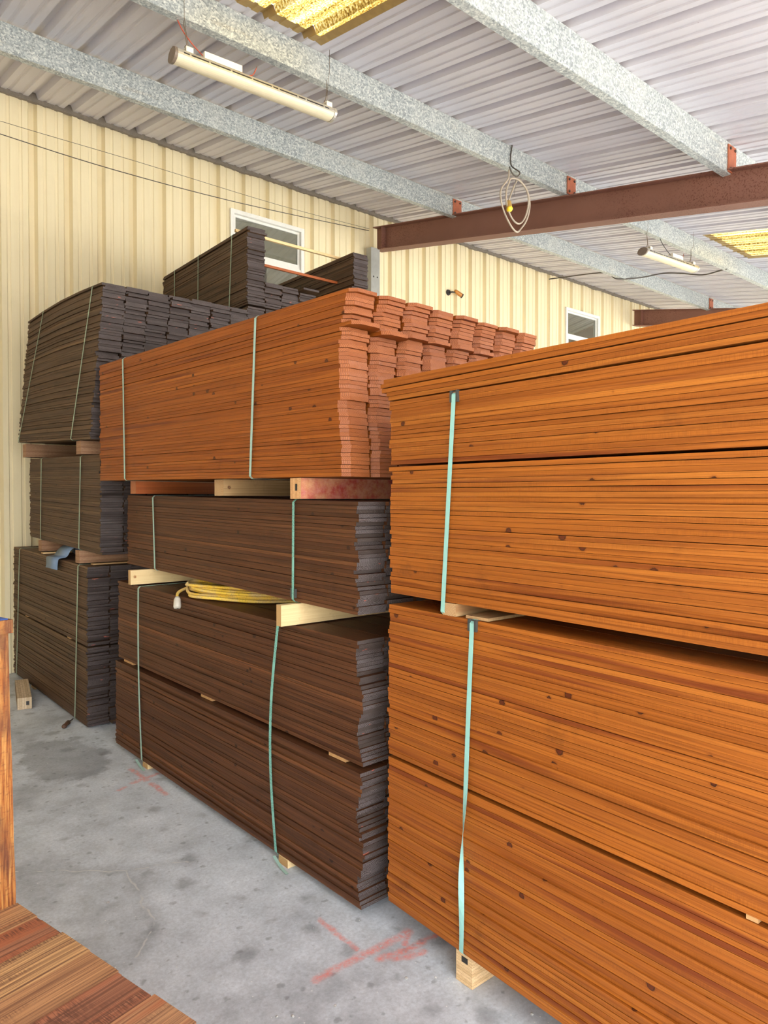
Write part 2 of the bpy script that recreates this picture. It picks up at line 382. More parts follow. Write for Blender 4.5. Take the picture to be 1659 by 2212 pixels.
class Geo:
    """collects boxes, tubes and prisms into one mesh"""
    def __init__(s): s.v = []; s.f = []; s.b = []
    def add(s, vs, fs, brd=None):
        k = len(s.v); s.v += [Vector(q) for q in vs]; s.f += [tuple(i+k for i in f) for f in fs]
        if brd is not None: s.b += [brd]*len(vs)
    def box(s, a, b, M4=None, brd=None, ch=0.):
        x0,y0,z0 = a; x1,y1,z1 = b
        vs = [Vector(q) for q in [(x0,y0,z0),(x1,y0,z0),(x1,y1,z0),(x0,y1,z0),(x0,y0,z1),(x1,y0,z1),(x1,y1,z1),(x0,y1,z1)]]
        if M4 is not None: vs = [M4 @ q for q in vs]
        s.add(vs, [(0,3,2,1),(4,5,6,7),(0,1,5,4),(1,2,6,5),(2,3,7,6),(3,0,4,7)], brd)
    def board(s, stations, z0, z1, brd, warp):
        """stations: (y, xa, xb); warp(x,y,z)->point"""
        vs = []; n = len(stations)
        for (y, xa, xb) in stations:
            for (x, z) in ((xa,z0),(xb,z0),(xb,z1),(xa,z1)): vs.append(warp(x, y, z))
        fs = [(3,2,1,0)]
        for i in range(n-1):
            a = 4*i; b = a+4
            for j in range(4): fs.append((a+j, a+(j+1)%4, b+(j+1)%4, b+j))
        e = 4*(n-1); fs.append((e,e+1,e+2,e+3))
        s.add(vs, fs, brd)
    def prism(s, prof, p0, p1, xdir, ydir):
        """profile (a,b) swept straight from p0 to p1"""
        n = len(prof); p0 = Vector(p0); p1 = Vector(p1); xd = Vector(xdir); yd = Vector(ydir)
        vs = [p0+xd*a+yd*b for a, b in prof]+[p1+xd*a+yd*b for a, b in prof]
        fs = [tuple(range(n)), tuple(range(2*n-1, n-1, -1))]+[(i,(i+1)%n,n+(i+1)%n,n+i) for i in range(n)]
        s.add(vs, fs)
    def tube(s, pts, r, sides=8, closed=False):
        pts = [Vector(p) for p in pts]; n = len(pts); up = None; rings = []
        for i, p in enumerate(pts):
            d = (pts[(i+1)%n]-pts[i-1]) if closed else (pts[min(i+1,n-1)]-pts[max(i-1,0)])
            d.normalize()
            if up is None: up = d.orthogonal().normalized()
            else:
                up = up-d*up.dot(d)
                up = up.normalized() if up.length > 1e-6 else d.orthogonal().normalized()
            w = d.cross(up); rr = r[i] if isinstance(r, (list, tuple)) else r
            rings.append([p+(up*math.cos(2*PI*k/sides)+w*math.sin(2*PI*k/sides))*rr for k in range(sides)])
        vs = [q for rg in rings for q in rg]; fs = []
        for i in range(n if closed else n-1):
            a = i*sides; b = ((i+1)%n)*sides
            for k in range(sides): fs.append((a+k, a+(k+1)%sides, b+(k+1)%sides, b+k))
        if not closed: fs += [tuple(range(sides-1,-1,-1)), tuple(range((n-1)*sides, n*sides))]
        s.add(vs, fs)
    def cyl(s, a, b, r, sides=16): s.tube([a, b], r, sides)
    def make(s, name, mat, parent=None, smooth=False):
        return meshobj(name, s.v, s.f, mat, parent, smooth, s.b if s.b else None)
def smoothpts(pts, k=8, closed=False):
    P = [Vector(p) for p in pts]; n = len(P); out = []
    for i in range(n if closed else n-1):
        g = (lambda j: P[j % n]) if closed else (lambda j: P[max(0, min(n-1, j))])
        a, b, c, d = g(i-1), g(i), g(i+1), g(i+2)
        for j in range(k):
            t = j/k
            out.append(.5*((2*b)+(c-a)*t+(2*a-5*b+4*c-d)*t*t+(3*b-a-3*c+d)*t**3))
    if not closed: out.append(P[-1])
    return out

# ------------------------------------------------------------------ the building
WY = 7.04                                         # wall plane
RS = .182                                         # roof slope, rising towards the wall
def roofz(y): return 5.025+RS*(y-5.6)
FS = .016
def floorz(y): return FS*(y-1.8) if y > -1. else FS*-2.8

RIB0, PITCH = 1.7549, .3048
def profile(u0, u1):
    """one-foot ribbed panel: deep rib every pitch, two shallow ribs between"""
    key = []
    k0 = int(math.floor((u0-RIB0)/PITCH))-1; k1 = int(math.ceil((u1-RIB0)/PITCH))+1
    for k in range(k0, k1+1):
        c = RIB0+k*PITCH
        key += [(c-.041,0.),(c-.022,.050),(c+.022,.050),(c+.041,0.)]
        for m in (.102, .203):
            key += [(c+m-.017,0.),(c+m-.010,.008),(c+m+.010,.008),(c+m+.017,0.)]
    def at(u):
        for (a,da),(b,db) in zip(key, key[1:]):
            if a <= u <= b: return da+(db-da)*(u-a)/max(b-a,1e-9)
        return 0.
    return [(u0,at(u0))]+[(u,d) for u,d in key if u0+1e-4 < u < u1-1e-4]+[(u1,at(u1))]
class Sheet:
    def __init__(s): s.v=[]; s.f=[]
    def strip(s, u0, u1, pa, pb):
        """pa/pb(u,d) -> the two end points of the sheet at profile position u with depth d"""
        k=len(s.v); pr=profile(u0,u1)
        for u,d in pr: s.v += [pa(u,d), pb(u,d)]
        for i in range(len(pr)-1): s.f.append((k+2*i,k+2*i+2,k+2*i+3,k+2*i+1))

# floor (a slab with a slight fall to the open side) and the yard outside
g = Geo()
X0, X1 = -9., 22.
ys = [-3.0,-1.0]+[i*.5 for i in range(-1,15)]+[7.3]
vs=[]; fs=[]
for y in ys: vs += [(X0,y,floorz(y)),(X1,y,floorz(y))]
n=len(ys)
for i in range(n-1): fs.append((2*i,2*i+1,2*i+3,2*i+2))
lo=len(vs)
for y in ys: vs += [(X0,y,-.35),(X1,y,-.35)]
for i in range(n-1): fs += [(lo+2*i+2,lo+2*i+3,lo+2*i+1,lo+2*i),(2*i+2,lo+2*i+2,lo+2*i,2*i),(2*i+1,lo+2*i+1,lo+2*i+3,2*i+3)]
fs += [(0,lo,lo+1,1),(2*n-2,2*n-1,lo+2*n-1,lo+2*n-2)]
fl = meshobj('floor', vs, fs, M['floor'])
tag(fl, 'grey worn concrete floor with orange paint marks', 'floor', kind='structure')
g = Geo(); g.box((-60,-60,-.6),(70,40,-.36)); gr = g.make('ground', M['ground'])
tag(gr, 'pale concrete yard outside the open side of the shed', 'ground', kind='structure')

# wall with two window openings
WIN = [(3.745, 4.675, 3.84, 4.805), (9.825, 10.76, 3.80, 4.79)]
TOPZ = 5.262
sh = Sheet(); xs = X0
def wstrip(u0,u1,z0,z1): sh.strip(u0,u1, lambda u,d:(u,WY+d,z0), lambda u,d:(u,WY+d,z1))
for (a,b,c,d) in WIN:
    wstrip(xs,a,-.1,5.32); wstrip(a,b,-.1,c); wstrip(a,b,d,5.32); xs=b
wstrip(xs,X1,-.1,5.32)
w = meshobj('wall_back', sh.v, sh.f, M['wall'], recalc=False)
tag(w, 'cream ribbed sheet metal wall behind the lumber stacks', 'wall', kind='structure')
# ragged closure foam between wall and roof
g = Geo(); pts_t=[]
N_=260
for i in range(N_+1):
    u=-1.+i*(16./N_); pts_t.append((u, TOPZ-.012+.014*mnoise.noise(Vector((u*4,0,0)))-.01*abs(mnoise.noise(Vector((u*17,3,0))))))
vs=[];fs=[]
for u,z in pts_t: vs += [(u,WY-.03,z),(u,WY-.03,roofz(WY)+.085),(u,WY+.01,z),(u,WY+.01,roofz(WY)+.085)]
for i in range(N_):
    a=4*i;b=a+4; fs += [(a,b,b+1,a+1),(a+2,a,b,b+2) if False else (a,a+2,b+2,b),(a+2,a+3,b+3,b+2)]
t_=meshobj('trim_1', vs, fs, M['foam']); tag(t_,'ragged grey closure strip along the top of the cream wall','trim',kind='structure')

# unseen side wall, added to block side light and darken the ceiling's left
sh = Sheet()
sh.strip(-2.2, 7.0, lambda u,d:(-5.2-d,u,-.1), lambda u,d:(-5.2-d,u,roofz(u)+.02))
w = meshobj('wall_left_blocker', sh.v, sh.f, M['wall'], recalc=False)
tag(w, 'added cream ribbed sheet metal wall out of view, blocking light from the left', 'wall', kind='structure')

# roof sheet with two skylight bays
SKY = [(1.98, 2.80, 2.46, 4.00), (8.20, 9.42, 2.46, 3.98)]
RY0, RY1 = -2.4, 7.10
sh = Sheet()
def rstrip(u0,u1,y0,y1,S_=None): (S_ or sh).strip(u0,u1, lambda u,d:(u,y0,roofz(y0)+d), lambda u,d:(u,y1,roofz(y1)+d))
xs=X0
for (a,b,y0,y1) in SKY:
    rstrip(xs,a,RY0,RY1); rstrip(a,b,RY0,y0); rstrip(a,b,y1,RY1); xs=b
rstrip(xs,X1,RY0,RY1)
r_ = meshobj('ceiling', sh.v, sh.f, M['roof'], recalc=False)
tag(r_, 'pale grey ribbed metal roof sheet with rust spots', 'ceiling', kind='structure')
for (a,b,y0,y1),lab in zip(SKY, ('dirty yellow translucent roof panel above the nearer light fixture','dirty yellow translucent roof panel right of the far light fixture')):
    s2=Sheet(); rstrip(a+.0,b-.055,y0,y1-.09,s2)
    root=empty('skylight',(0,0,0),lab,'skylight','translucent roof panels','structure')
    meshobj('panel', s2.v, s2.f, M['sky'], root, recalc=False)
    g=Geo()
    y2=y1-.09
    pr=profile(a,b-.0)
    k=Sheet(); k.strip(a,b, lambda u,d:(u,y2,roofz(y2)+d*.9+.001), lambda u,d:(u,y1+.05,roofz(y1+.05)+d*.9+.001))
    meshobj('end_strip', k.v, k.f, M['paleframe'], root, recalc=False)
    g.add([(b-.055,y0,roofz(y0)+.012),(b+.012,y0,roofz(y0)-.006),(b+.012,y1,roofz(y1)-.006),(b-.055,y1,roofz(y1)+.012),
           (b-.055,y0,roofz(y0)+.03),(b+.012,y0,roofz(y0)+.03),(b+.012,y1,roofz(y1)+.03),(b-.055,y1,roofz(y1)+.03)],
          [(0,1,2,3),(7,6,5,4),(0,4,5,1),(1,5,6,2),(2,6,7,3),(3,7,4,0)])
    g.make('side_strip', M['paleframe'], root)

# rafters (rusty I beams running away from the wall) and galvanized purlins
def rafter(x, label, ybeg=-2.2):
    y1=6.99; slope=.1865; zt=lambda y: 5.085+slope*(y-6.99)
    root=empty('roof_beam',(x,y1,zt(y1)-.28),label,'beam','red brown roof beams','structure')
    off=Vector(root.location)
    def pp(a,b,y): return Vector((x+a,y,zt(y)+b))-off
    def bar(name,a0,a1,b0,b1,ya,yb,mat=M['beam']):
        g=Geo(); vs=[pp(a0,b0,ya),pp(a1,b0,ya),pp(a1,b0,yb),pp(a0,b0,yb),pp(a0,b1,ya),pp(a1,b1,ya),pp(a1,b1,yb),pp(a0,b1,yb)]
        g.add(vs,[(0,3,2,1),(4,5,6,7),(0,1,5,4),(1,2,6,5),(2,3,7,6),(3,0,4,7)]); return g.make(name,mat,root)
    bar('flange',-.075,.075,-.010,0,ybeg,y1); bar('flange',-.075,.075,-.285,-.275,ybeg,y1)
    bar('web',-.004,.004,-.275,-.010,ybeg,y1)
    bar('stiffener',-.072,-.004,-.275,-.010,y1-.17,y1-.16)
    return root
rafter(5.78,'nearer red brown steel roof beam crossing in front of the light cord')
rafter(11.85,'far red brown steel roof beam just above the orange stack')
def purlin(y, z, hgt, label, clips):
    root=empty('purlin',(0,y,z),label,'beam','galvanized roof purlins','structure')
    t=.004; fw=.062
    g=Geo()
    prof=[(0,0),(0,hgt),(-fw,hgt),(-fw-.012,hgt-.014),(-fw-.009,hgt-.017),(-fw+.0,hgt-t),(-t,hgt-t),(-t,0)]
    # Z section: web, bottom flange towards the wall, top flange towards the eave
    web=[(-.002,0),(.002,0),(.002,hgt),(-.002,hgt)]
    bot=[(0,-.002),(fw,.0),(fw+.012,.014),(fw+.009,.017),(fw-.002,.003),(0,.003)]
    top=[(0,hgt-.003),(0,hgt),(-.012,hgt)]
    for pf in (web,bot): g.prism(pf,(X0+.2,0,0),(X1-.2,0,0),(0,1,0),(0,0,1))
    g.make('channel',M['galv'],root)
    for cx in clips:
        g=Geo(); g.box((cx-.065,-.014,.004),(cx+.065,-.004,hgt-.022)); cp=g.make('clip_plate',M['clip'],root)
        for bx_,bz_ in ((-.04,.03),(.04,.03),(-.04,hgt-.05),(.04,hgt-.05)):
            g=Geo(); g.tube([(cx+bx_,-.014,bz_),(cx+bx_,-.024,bz_)],.011,6); g.make('bolt',M['bolt'],cp)
    return root
purlin(5.60,4.812,.205,'galvanized steel purlin nearest the cream wall',(5.78,11.85))
purlin(4.09,4.556,.192,'middle galvanized steel purlin with light fixtures hung from it',(5.78,))
purlin(2.58,4.236,.240,'galvanized steel purlin farthest from the wall, top right of the photo',(5.78,))

# steel column against the wall under the nearer beam
root=empty('column',(5.67,6.94,floorz(6.94)),'grey galvanized steel column under the end of the nearer roof beam','column',kind='structure')
g=Geo(); zt=4.79-floorz(6.94)
for a,b in (((-.07,-.045,0),(.07,-.041,zt)),((-.07,-.041,0),(-.066,.05,zt)),((.066,-.041,0),(.07,.05,zt))): g.box(a,b)
g.make('channel',plain('flat_zinc',rgb(164,164,156),.5,metal=.2,scale=8.),root)
for dx_ in (-.03,.03):
    g=Geo(); g.tube([(dx_,-.0445,4.43-floorz(6.94)),(dx_,-.0462,4.43-floorz(6.94))],.011,10); g.make('bolt_hole',M['black'],root)

# windows
def window(i,a,b,c,d,rail,label):
    root=empty(f'window_{i}',((a+b)/2,WY,c),label,'window',kind='structure')
    W=(b-a)/2; H=d-c
    def fr(name,parts,mat=M['white'],par=root):
        g=Geo()
        for q in parts: g.box(*q)
        return g.make(name,mat,par)
    fr('outer_frame',[((-W-.012,-.03,-.012),(-W+.032,.06,H+.012)),((W-.032,-.03,-.012),(W+.012,.06,H+.012)),((-W+.032,-.03,H-.032),(W-.032,.06,H+.012)),((-W+.032,-.03,-.012),(W-.032,.06,.032))])
    r=rail-c
    up=fr('upper_sash',[((-W+.034,.004,r+.03),(-W+.062,.034,H-.034)),((W-.062,.004,r+.03),(W-.034,.034,H-.034)),((-W+.062,.004,H-.06),(W-.062,.034,H-.034)),((-W+.034,.0,r-.03),(W-.034,.034,r+.03))])
    lw=fr('lower_sash',[((-W+.034,-.02,.034),(-W+.062,-.002,r-.03)),((W-.062,-.02,.034),(W-.034,-.002,r-.03)),((-W+.062,-.02,.034),(W-.062,-.002,.07)),((-W+.062,-.024,r-.06),(W-.062,-.004,r-.0305))])
    g=Geo(); g.box((-W+.06,.018,r+.028),(W-.06,.022,H-.058)); g.make('pane',M['glass'],up)
    g=Geo(); g.box((-W+.06,-.012,.068),(W-.06,-.009,r-.05)); g.make('pane',M['glass'],lw)
window(1,*WIN[0],4.36,'white framed sash window half hidden behind the topmost dark bundles')
window(2,*WIN[1],4.355,'far white framed window just above the right orange stack')
# plain room behind the glass
g=Geo(); g.box((2.2,8.3,3.0),(13.,8.36,5.3)); o=g.make('wall_inner',M['greypanel']); tag(o,'grey wall of the room seen through the window glass','wall',kind='structure')
g=Geo()
root=empty('storage_rail',(4.2,7.55,4.22),'red rail on pale uprights seen through the lower window pane','rail')
g=Geo(); g.box((-.55,-.02,-.03),(.75,.02,.06)); g.make('rail',M['redrail'],root)
for q in (-.15,.25):
    g=Geo(); g.box((q-.02,-.045,-1.2),(q+.02,-.02,.25)); g.make('upright',M['greypanel'],root)

# ------------------------------------------------------------------ lumber bundles
def bundle(name, label, P0, P1, L, tiers, wood_m, ncols=8, cw=.155, bw=.150, t=T, gap=.013, dog=0., lean=0., arch=0., tiltin=None,
           yjit=.010, xjit=.0022, topcols=0, ends=None, straps=(), strapm='strap', group='strapped lumber bundles', cat='lumber bundle', stick=(),
           yoff=None, individual=True, tops=None, backcut=0., tshift=0., hseed=0, seps=(), width_end=None, protect=(), xprof=None):
    rnd=random.Random(hseed)
    P0=Vector(P0); P1=Vector(P1); d=P1-P0
    yaw=-math.atan2(d.x,d.y); tilt=math.atan2(d.z,math.hypot(d.x,d.y))
    root=empty(name,P0,label,cat,group)
    root.rotation_euler=(tilt,0,yaw)
    H=sum(tiers)*t+gap*(len(tiers)-1)
    def warp(x,y,z):
        k=z/max(H,.01)
        xx=x+lean*z+(xprof(z) if xprof else 0.)
        return Vector((xx,y,z+arch*k*math.sin(PI*min(1,max(0,y/L)))))
    def stations(x,bw_,y0,y1,bow):
        st=[]
        if dog: st += [(y0,x+dog,x+bw_-dog),(y0+dog,x,x+bw_)]
        else: st += [(y0,x,x+bw_)]
        for q in ((.25,.5,.75) if arch or bow else ()):
            b=bow*math.sin(PI*q); st.append((y0+(y1-y0)*q,x+b,x+bw_+b))
        if dog: st += [(y1-dog,x,x+bw_),(y1,x+dog,x+bw_-dog)]
        else: st += [(y1,x,x+bw_)]
        return st
    inner=Geo(); z=0.; li=0; total=sum(tiers)
    count=0
    for ti,nl in enumerate(tiers):
        if ti: z+=gap; 
        for k in range(nl):
            left=total-li-1
            for c in range(ncols):
                hgt=total if tops is None else tops[c]
                if li>=hgt: continue
                r=rnd.random()
                x=max(-.004,rnd.gauss(0,xjit)) if c==0 else c*cw+rnd.gauss(0,.004)
                x+=tshift*ti
                dy=rnd.gauss(0,yjit)
                if yoff: dy+=yoff(li,total,c)
                loose=1.0 if rnd.random()>.13 else .965
                zz0=z+.0003; zz1=z+t*loose-rnd.choice((.0003,.0005,.0007,.0014))
                brd=(x+bw/2+lean*z,(zz0+zz1)/2,r)
                bow=max(-.003,rnd.gauss(0,.0022)) if c==0 else 0.
                tall = (hgt-li-1)
                if not individual or c>=3 and not (topcols and hgt-li-1<topcols+5): zz0=z; zz1=z+t
                solo = individual and (c==0 or (topcols and tall<topcols and tops is None) or (tops is not None and tall<topcols)) and count<100
                if solo:
                    g=Geo(); g.board(stations(x,bw,dy,L+rnd.gauss(0,yjit*.7)-(backcut if c else 0.),bow),zz0,zz1,brd,warp); g.make('board',wood_m,root); count+=1
                else:
                    inner.board(stations(x,bw,dy,L+rnd.gauss(0,yjit*.7)-(backcut if c else 0.),0.),zz0,zz1,brd,warp)
            z+=t; li+=1
    if inner.v:
        o=inner.make('inner_boards',wood_m,root); o['kind']='stuff'
    # stickers in the gaps between the tiers
    zt=tiers[0]*t
    for (ys_,w_) in stick:
        g=Geo(); g.box((.004+tshift*1.2,ys_,zt+.001),(ncols*cw-.02,ys_+w_,zt+gap-.001)); s=g.make('sticker',M['pine_plain'],root)
    # straps: flat band all the way round
    for sp in straps:
        yt,yb=sp[0],sp[1]; mat=M[sp[2]] if len(sp)>2 else M[strapm]; zb=sp[3] if len(sp)>3 else 0.; wd=sp[4] if len(sp)>4 else .017
        x0=-.0085; x1=ncols*cw+.006; zl=-.003+zb; zh=H+.002
        if tops is not None: x1=cw+.004
        nz=28; ring=[]
        def yy(q): return yb+(yt-yb)*q+(sp[5] if len(sp)>5 else 0.)*math.sin(PI*q)
        cr=.012
        ring += [(x1,yy(0),zl),(x0+cr,yy(0),zl)]
        for i in range(nz+1):
            q=i/nz; zz=zl+cr+(zh-zl-2*cr)*q
            w0=warp(x0,0,zz); w0.x-=.0; ring.append((w0.x-lean*zz*0,yy(q),zz))
        wt=warp(x0+cr,yy(1),zh); ring += [(wt.x,yy(1),wt.z)]
        wt2=warp((x0+x1)/2,yy(1),zh); ring.append((wt2.x,yy(1),wt2.z))
        wt3=warp(x1,yy(1),zh); ring += [(wt3.x,yy(1),wt3.z)]
        # shift ring heights with the arch on the face
        pts=[Vector(q) for q in ring]
        if arch:
            for i in range(2,3+nz): pts[i]=Vector((pts[i].x,pts[i].y,warp(0,pts[i].y,pts[i].z).z))
        n=len(pts); vs=[];fs=[]
        tw=sp[6] if len(sp)>6 else 0.
        cen=Vector(((x0+x1)/2,0,(zl+zh)/2))
        for i,q in enumerate(pts):
            qd=1.-min(1,max(0,(i-2)/nz)) if 2<=i<=2+nz else (1. if i<2 else 0.)
            sq=min(1,max(0,(qd-.46)/.52)); ang=PI*(sq*sq*(3-2*sq)) if tw else 0.
            a=pts[i-1]; b=pts[(i+1)%n]; tan=(b-a); tan.y=0; tan.normalize()
            nrm=Vector((-tan.z,0,tan.x))
            if nrm.dot(Vector((q.x-cen.x,0,q.z-cen.z)))<0: nrm=-nrm
            wv=Vector((0,math.cos(ang)*wd/2,0))+nrm*(-math.sin(ang)*wd/2); th=nrm*.0006
            bulge=nrm*(wd*.5*abs(math.sin(ang))+.0005)
            vs += [q+bulge-wv-th,q+bulge+wv-th,q+bulge+wv+th,q+bulge-wv+th]
        for i in range(n):
            a=4*i;b=4*((i+1)%n)
            for j in range(4): fs.append((a+j,a+(j+1)%4,b+(j+1)%4,b+j))
        so=meshobj('strap',vs,fs,mat,root)
    for (yp,zp) in protect:
        g=Geo(); w=.046
        w0=warp(0,yp,zp)
        for s_ in (-1,1):
            g.box((w0.x-.0105,yp+s_*.0145-.0045,zp-.036),(w0.x-.0005,yp+s_*.0145+.0045,zp+.004))
        g.box((w0.x-.0022,yp-.018,zp-.034),(w0.x-.0008,yp+.02,zp+.003)); g.box((w0.x-.002,yp-.02,zp+.0005),(w0.x+.05,yp+.02,zp+.0018))
        g.make('corner_guard',M['plastic'],root)
    return root
M['pine_plain']=plain('raw_lath',rgb(206,160,106),.7,scale=40.)

# --- right stack: two orange bundles ---
sl=.0225
def rp(y,z): return (1.758-sl*(2.063-y),y,z)
bundle('board_bundle','orange cedar board bundle on the floor at the right, lower of two',rp(-.377,.095),rp(2.063,.111),2.44,(35,36),M['orange_daylit'],
       xjit=.0016,yjit=.005,stick=((1.075,.028),(.71,.034)),gap=.014,
       straps=((1.995,2.035,'strap',-.004,.019,.004,1.),(.30,.30)),protect=((1.995,71*T+.014),),hseed=3)
bundle('board_bundle','orange cedar board bundle at the right with loose boards on top of it',rp(-.380,1.287),rp(2.050,1.299),2.43,(30,15),M['orange_daylit'],
       xjit=.0020,yjit=.006,gap=.008,straps=((2.082,2.132,'strap',-.043,.019),(.32,.32)),protect=((2.082,45*T+.008),),hseed=5)
for k,(yo,c,lab) in enumerate(((-.004,0,'lowest of five loose orange boards stacked on the right bundle'),
                       (.004,0,'second from lowest of five loose orange boards stacked on the right bundle'),
                       (.033,.0,'middle of five loose orange boards stacked on the right bundle'),
                       (.043,.0,'second from top of five loose orange boards stacked on the right bundle'),
                       (.030,.004,'topmost of five loose orange boards stacked on the right bundle'))):
    z0=2.027+k*(T+.0004)+(.003 if k>=3 else 0.)
    p0=Vector(rp(-.38+yo,z0-.008)); p1=Vector(rp(2.055+yo,z0)); d=p1-p0
    g=Geo(); r=(.13,.55,.31,.83,.47)[k]
    st=[(2.44*q,-.004+c+.003*math.sin(3*q*PI+k),.146+c) for q in (0,.2,.4,.6,.8,1.)]
    st=[(y,min(a,0),b) for y,a,b in st]
    g.board(st,.0003,T-.0006,(.07,.008,r),lambda x,y,z:Vector((x,y,z)))
    o=g.make('loose_board',M['orange_daylit']); o.location=p0
    o.rotation_euler=(math.atan2(d.z,math.hypot(d.x,d.y)),0,-math.atan2(d.x,d.y)); tag(o,lab,'board','loose boards on the right bundle')

# --- middle stack ---
bundle('board_bundle','dark brown board bundle on the floor in the middle, bottom of three',(1.709,2.162,.040),(1.617,4.613,.078),2.45,(34,31),M['dark'],
       cw=.146,bw=.1425,xjit=.0022,yjit=.0055,gap=.019,tshift=.017,stick=((.14,.11),(1.24,.12),(2.24,.14)),
       straps=((.585,.590,'strap_print',0,.018,.055),(2.085,2.035,'straplt',0,.018,.02)),hseed=7,
       yoff=lambda li,n,c:-.0+.06*(li/n)+.02*math.sin(li*.35))
bundle('board_bundle','dark brown board bundle resting on two pale planks in the middle stack',(1.709,2.184,1.199),(1.705,4.62,1.235),2.44,(28,),M['dark'],
       cw=.146,bw=.1425,xjit=.002,yjit=.008,straps=((.455,.455,'strap_print',0,.016),(2.005,1.975,'straplt')),hseed=9,
       yoff=lambda li,n,c:.025*(li/n)+(-.012 if li in (4,5,22,23,24) else 0)-(.018 if li>=27 else 0),protect=((.455,.052),))
def mo_off(li,n,c):
    k=n-1-li
    s=-.012*((c*37)%5)/5
    if k==0: return -.028+s
    if k<=7: return -.022+.004*k+s
    if k in (8,9) and c==k-8: return -.038+s
    if k==8: return -.010+s
    if k<36: return .026+.003*math.sin(k*.5)+s
    return .010+s
bundle('board_bundle','orange dog-eared picket bundle on top of the middle stack',(1.707,2.255,1.745),(1.562,4.755,1.775),2.495,(46,),M['orange'],t=.01617,
       dog=.027,cw=.158,bw=.1545,xjit=.0022,yjit=.004,backcut=.09,topcols=7,straps=((.645,.685,'straplt',0,.016),(2.095,2.07,'straplt',0,.016)),hseed=13,yoff=mo_off)

# --- left stack against the wall ---
bundle('board_bundle','dim brown board bundle on the floor at the left, bottom of its stack',(1.59,5.10,.062),(1.536,6.93,.112),1.83,(35,35),M['dim'],
       xjit=.0025,yjit=.010,gap=.010,stick=((.36,.07),(1.42,.07)),straps=((.165,.225,'strapdim'),(1.62,1.72,'strapdim')),hseed=15)
bundle('board_bundle','dim brown board bundle in the middle of the left stack',(1.600,4.83,1.283),(1.612,6.66,1.333),1.83,(42,),M['dim'],
       xjit=.004,yjit=.010,straps=((.40,.44,'strapdim'),(1.43,1.46,'strapdim')),hseed=17)
bundle('board_bundle','dim brown leaning bundle on top of the left stack with seven columns of board ends',(1.535,4.83,2.050),(1.525,6.66,2.137),1.83,(64,),M['dim'],t=.01617,
       ncols=7,lean=.078,arch=.028,xjit=.004,yjit=.012,topcols=5,straps=((.19,.37,'strapdim',0,.016),(1.36,1.79,'strapdim',0,.016)),hseed=19)

# --- rear stacks, only their upper parts clear the front ones ---
bundle('board_bundle','dark brown bundle supporting the tall bundle under the window',(2.735,4.90,2.06),(2.765,6.72,2.10),1.82,(68,),M['dim'],ncols=5,
       xjit=.003,yjit=.008,topcols=12,straps=(),hseed=21,group='rear lumber bundles')
bundle('board_bundle','tall dark brown bundle standing highest in front of the window',(2.750,4.91,3.166),(2.832,6.70,3.212),1.80,(37,),M['dim'],t=.0162,ncols=5,
       tops=(37,12,12,10,8),topcols=12,xjit=.003,yjit=.010,straps=((.26,.30,'strapdim',0,.014),(.93,.93,'strapdim',0,.014),(1.48,1.48,'strapdim',0,.014)),hseed=23,group='rear lumber bundles')
g=Geo(); g.board([(0,0,.15),(.9,0,.15),(1.8,0,.15)],0,T,(.07,.008,.4),lambda x,y,z:Vector((x,y,z)))
o=g.make('loose_board',M['dim']); o.location=(3.235,4.85,3.356); o.rotation_euler=(.02,0,-.03); tag(o,'loose dark board jutting out over the low columns of board ends','board')
bundle('board_bundle','dark brown bundle at the rear right in front of the grey column',(3.775,4.90,3.150),(3.85,6.70,3.196),1.80,(40,),M['dim'],ncols=1,
       xjit=.003,yjit=.008,straps=(),hseed=25,group='rear lumber bundles')
bundle('board_bundle','dark brown bundle supporting the rear right bundle',(3.72,4.92,2.08),(3.75,6.72,2.115),1.80,(67,),M['dim'],ncols=4,individual=False,hseed=27,group='rear lumber bundles')
for xx,nc,la in ((2.905,5,'under the window'),(3.72,4,'before the grey column')):
    for z0,nl,lb in ((.055,60,'bottom'),(1.012,65,'middle')):
        bundle('board_bundle',f'dark {lb} bundle at the foot of the rear stack {la}',(xx,4.95,z0),(xx,6.75,z0+.028),1.78,(nl,),M['dim'],ncols=nc,individual=False,hseed=int(z0*100)+nc,group='rear lumber bundles')

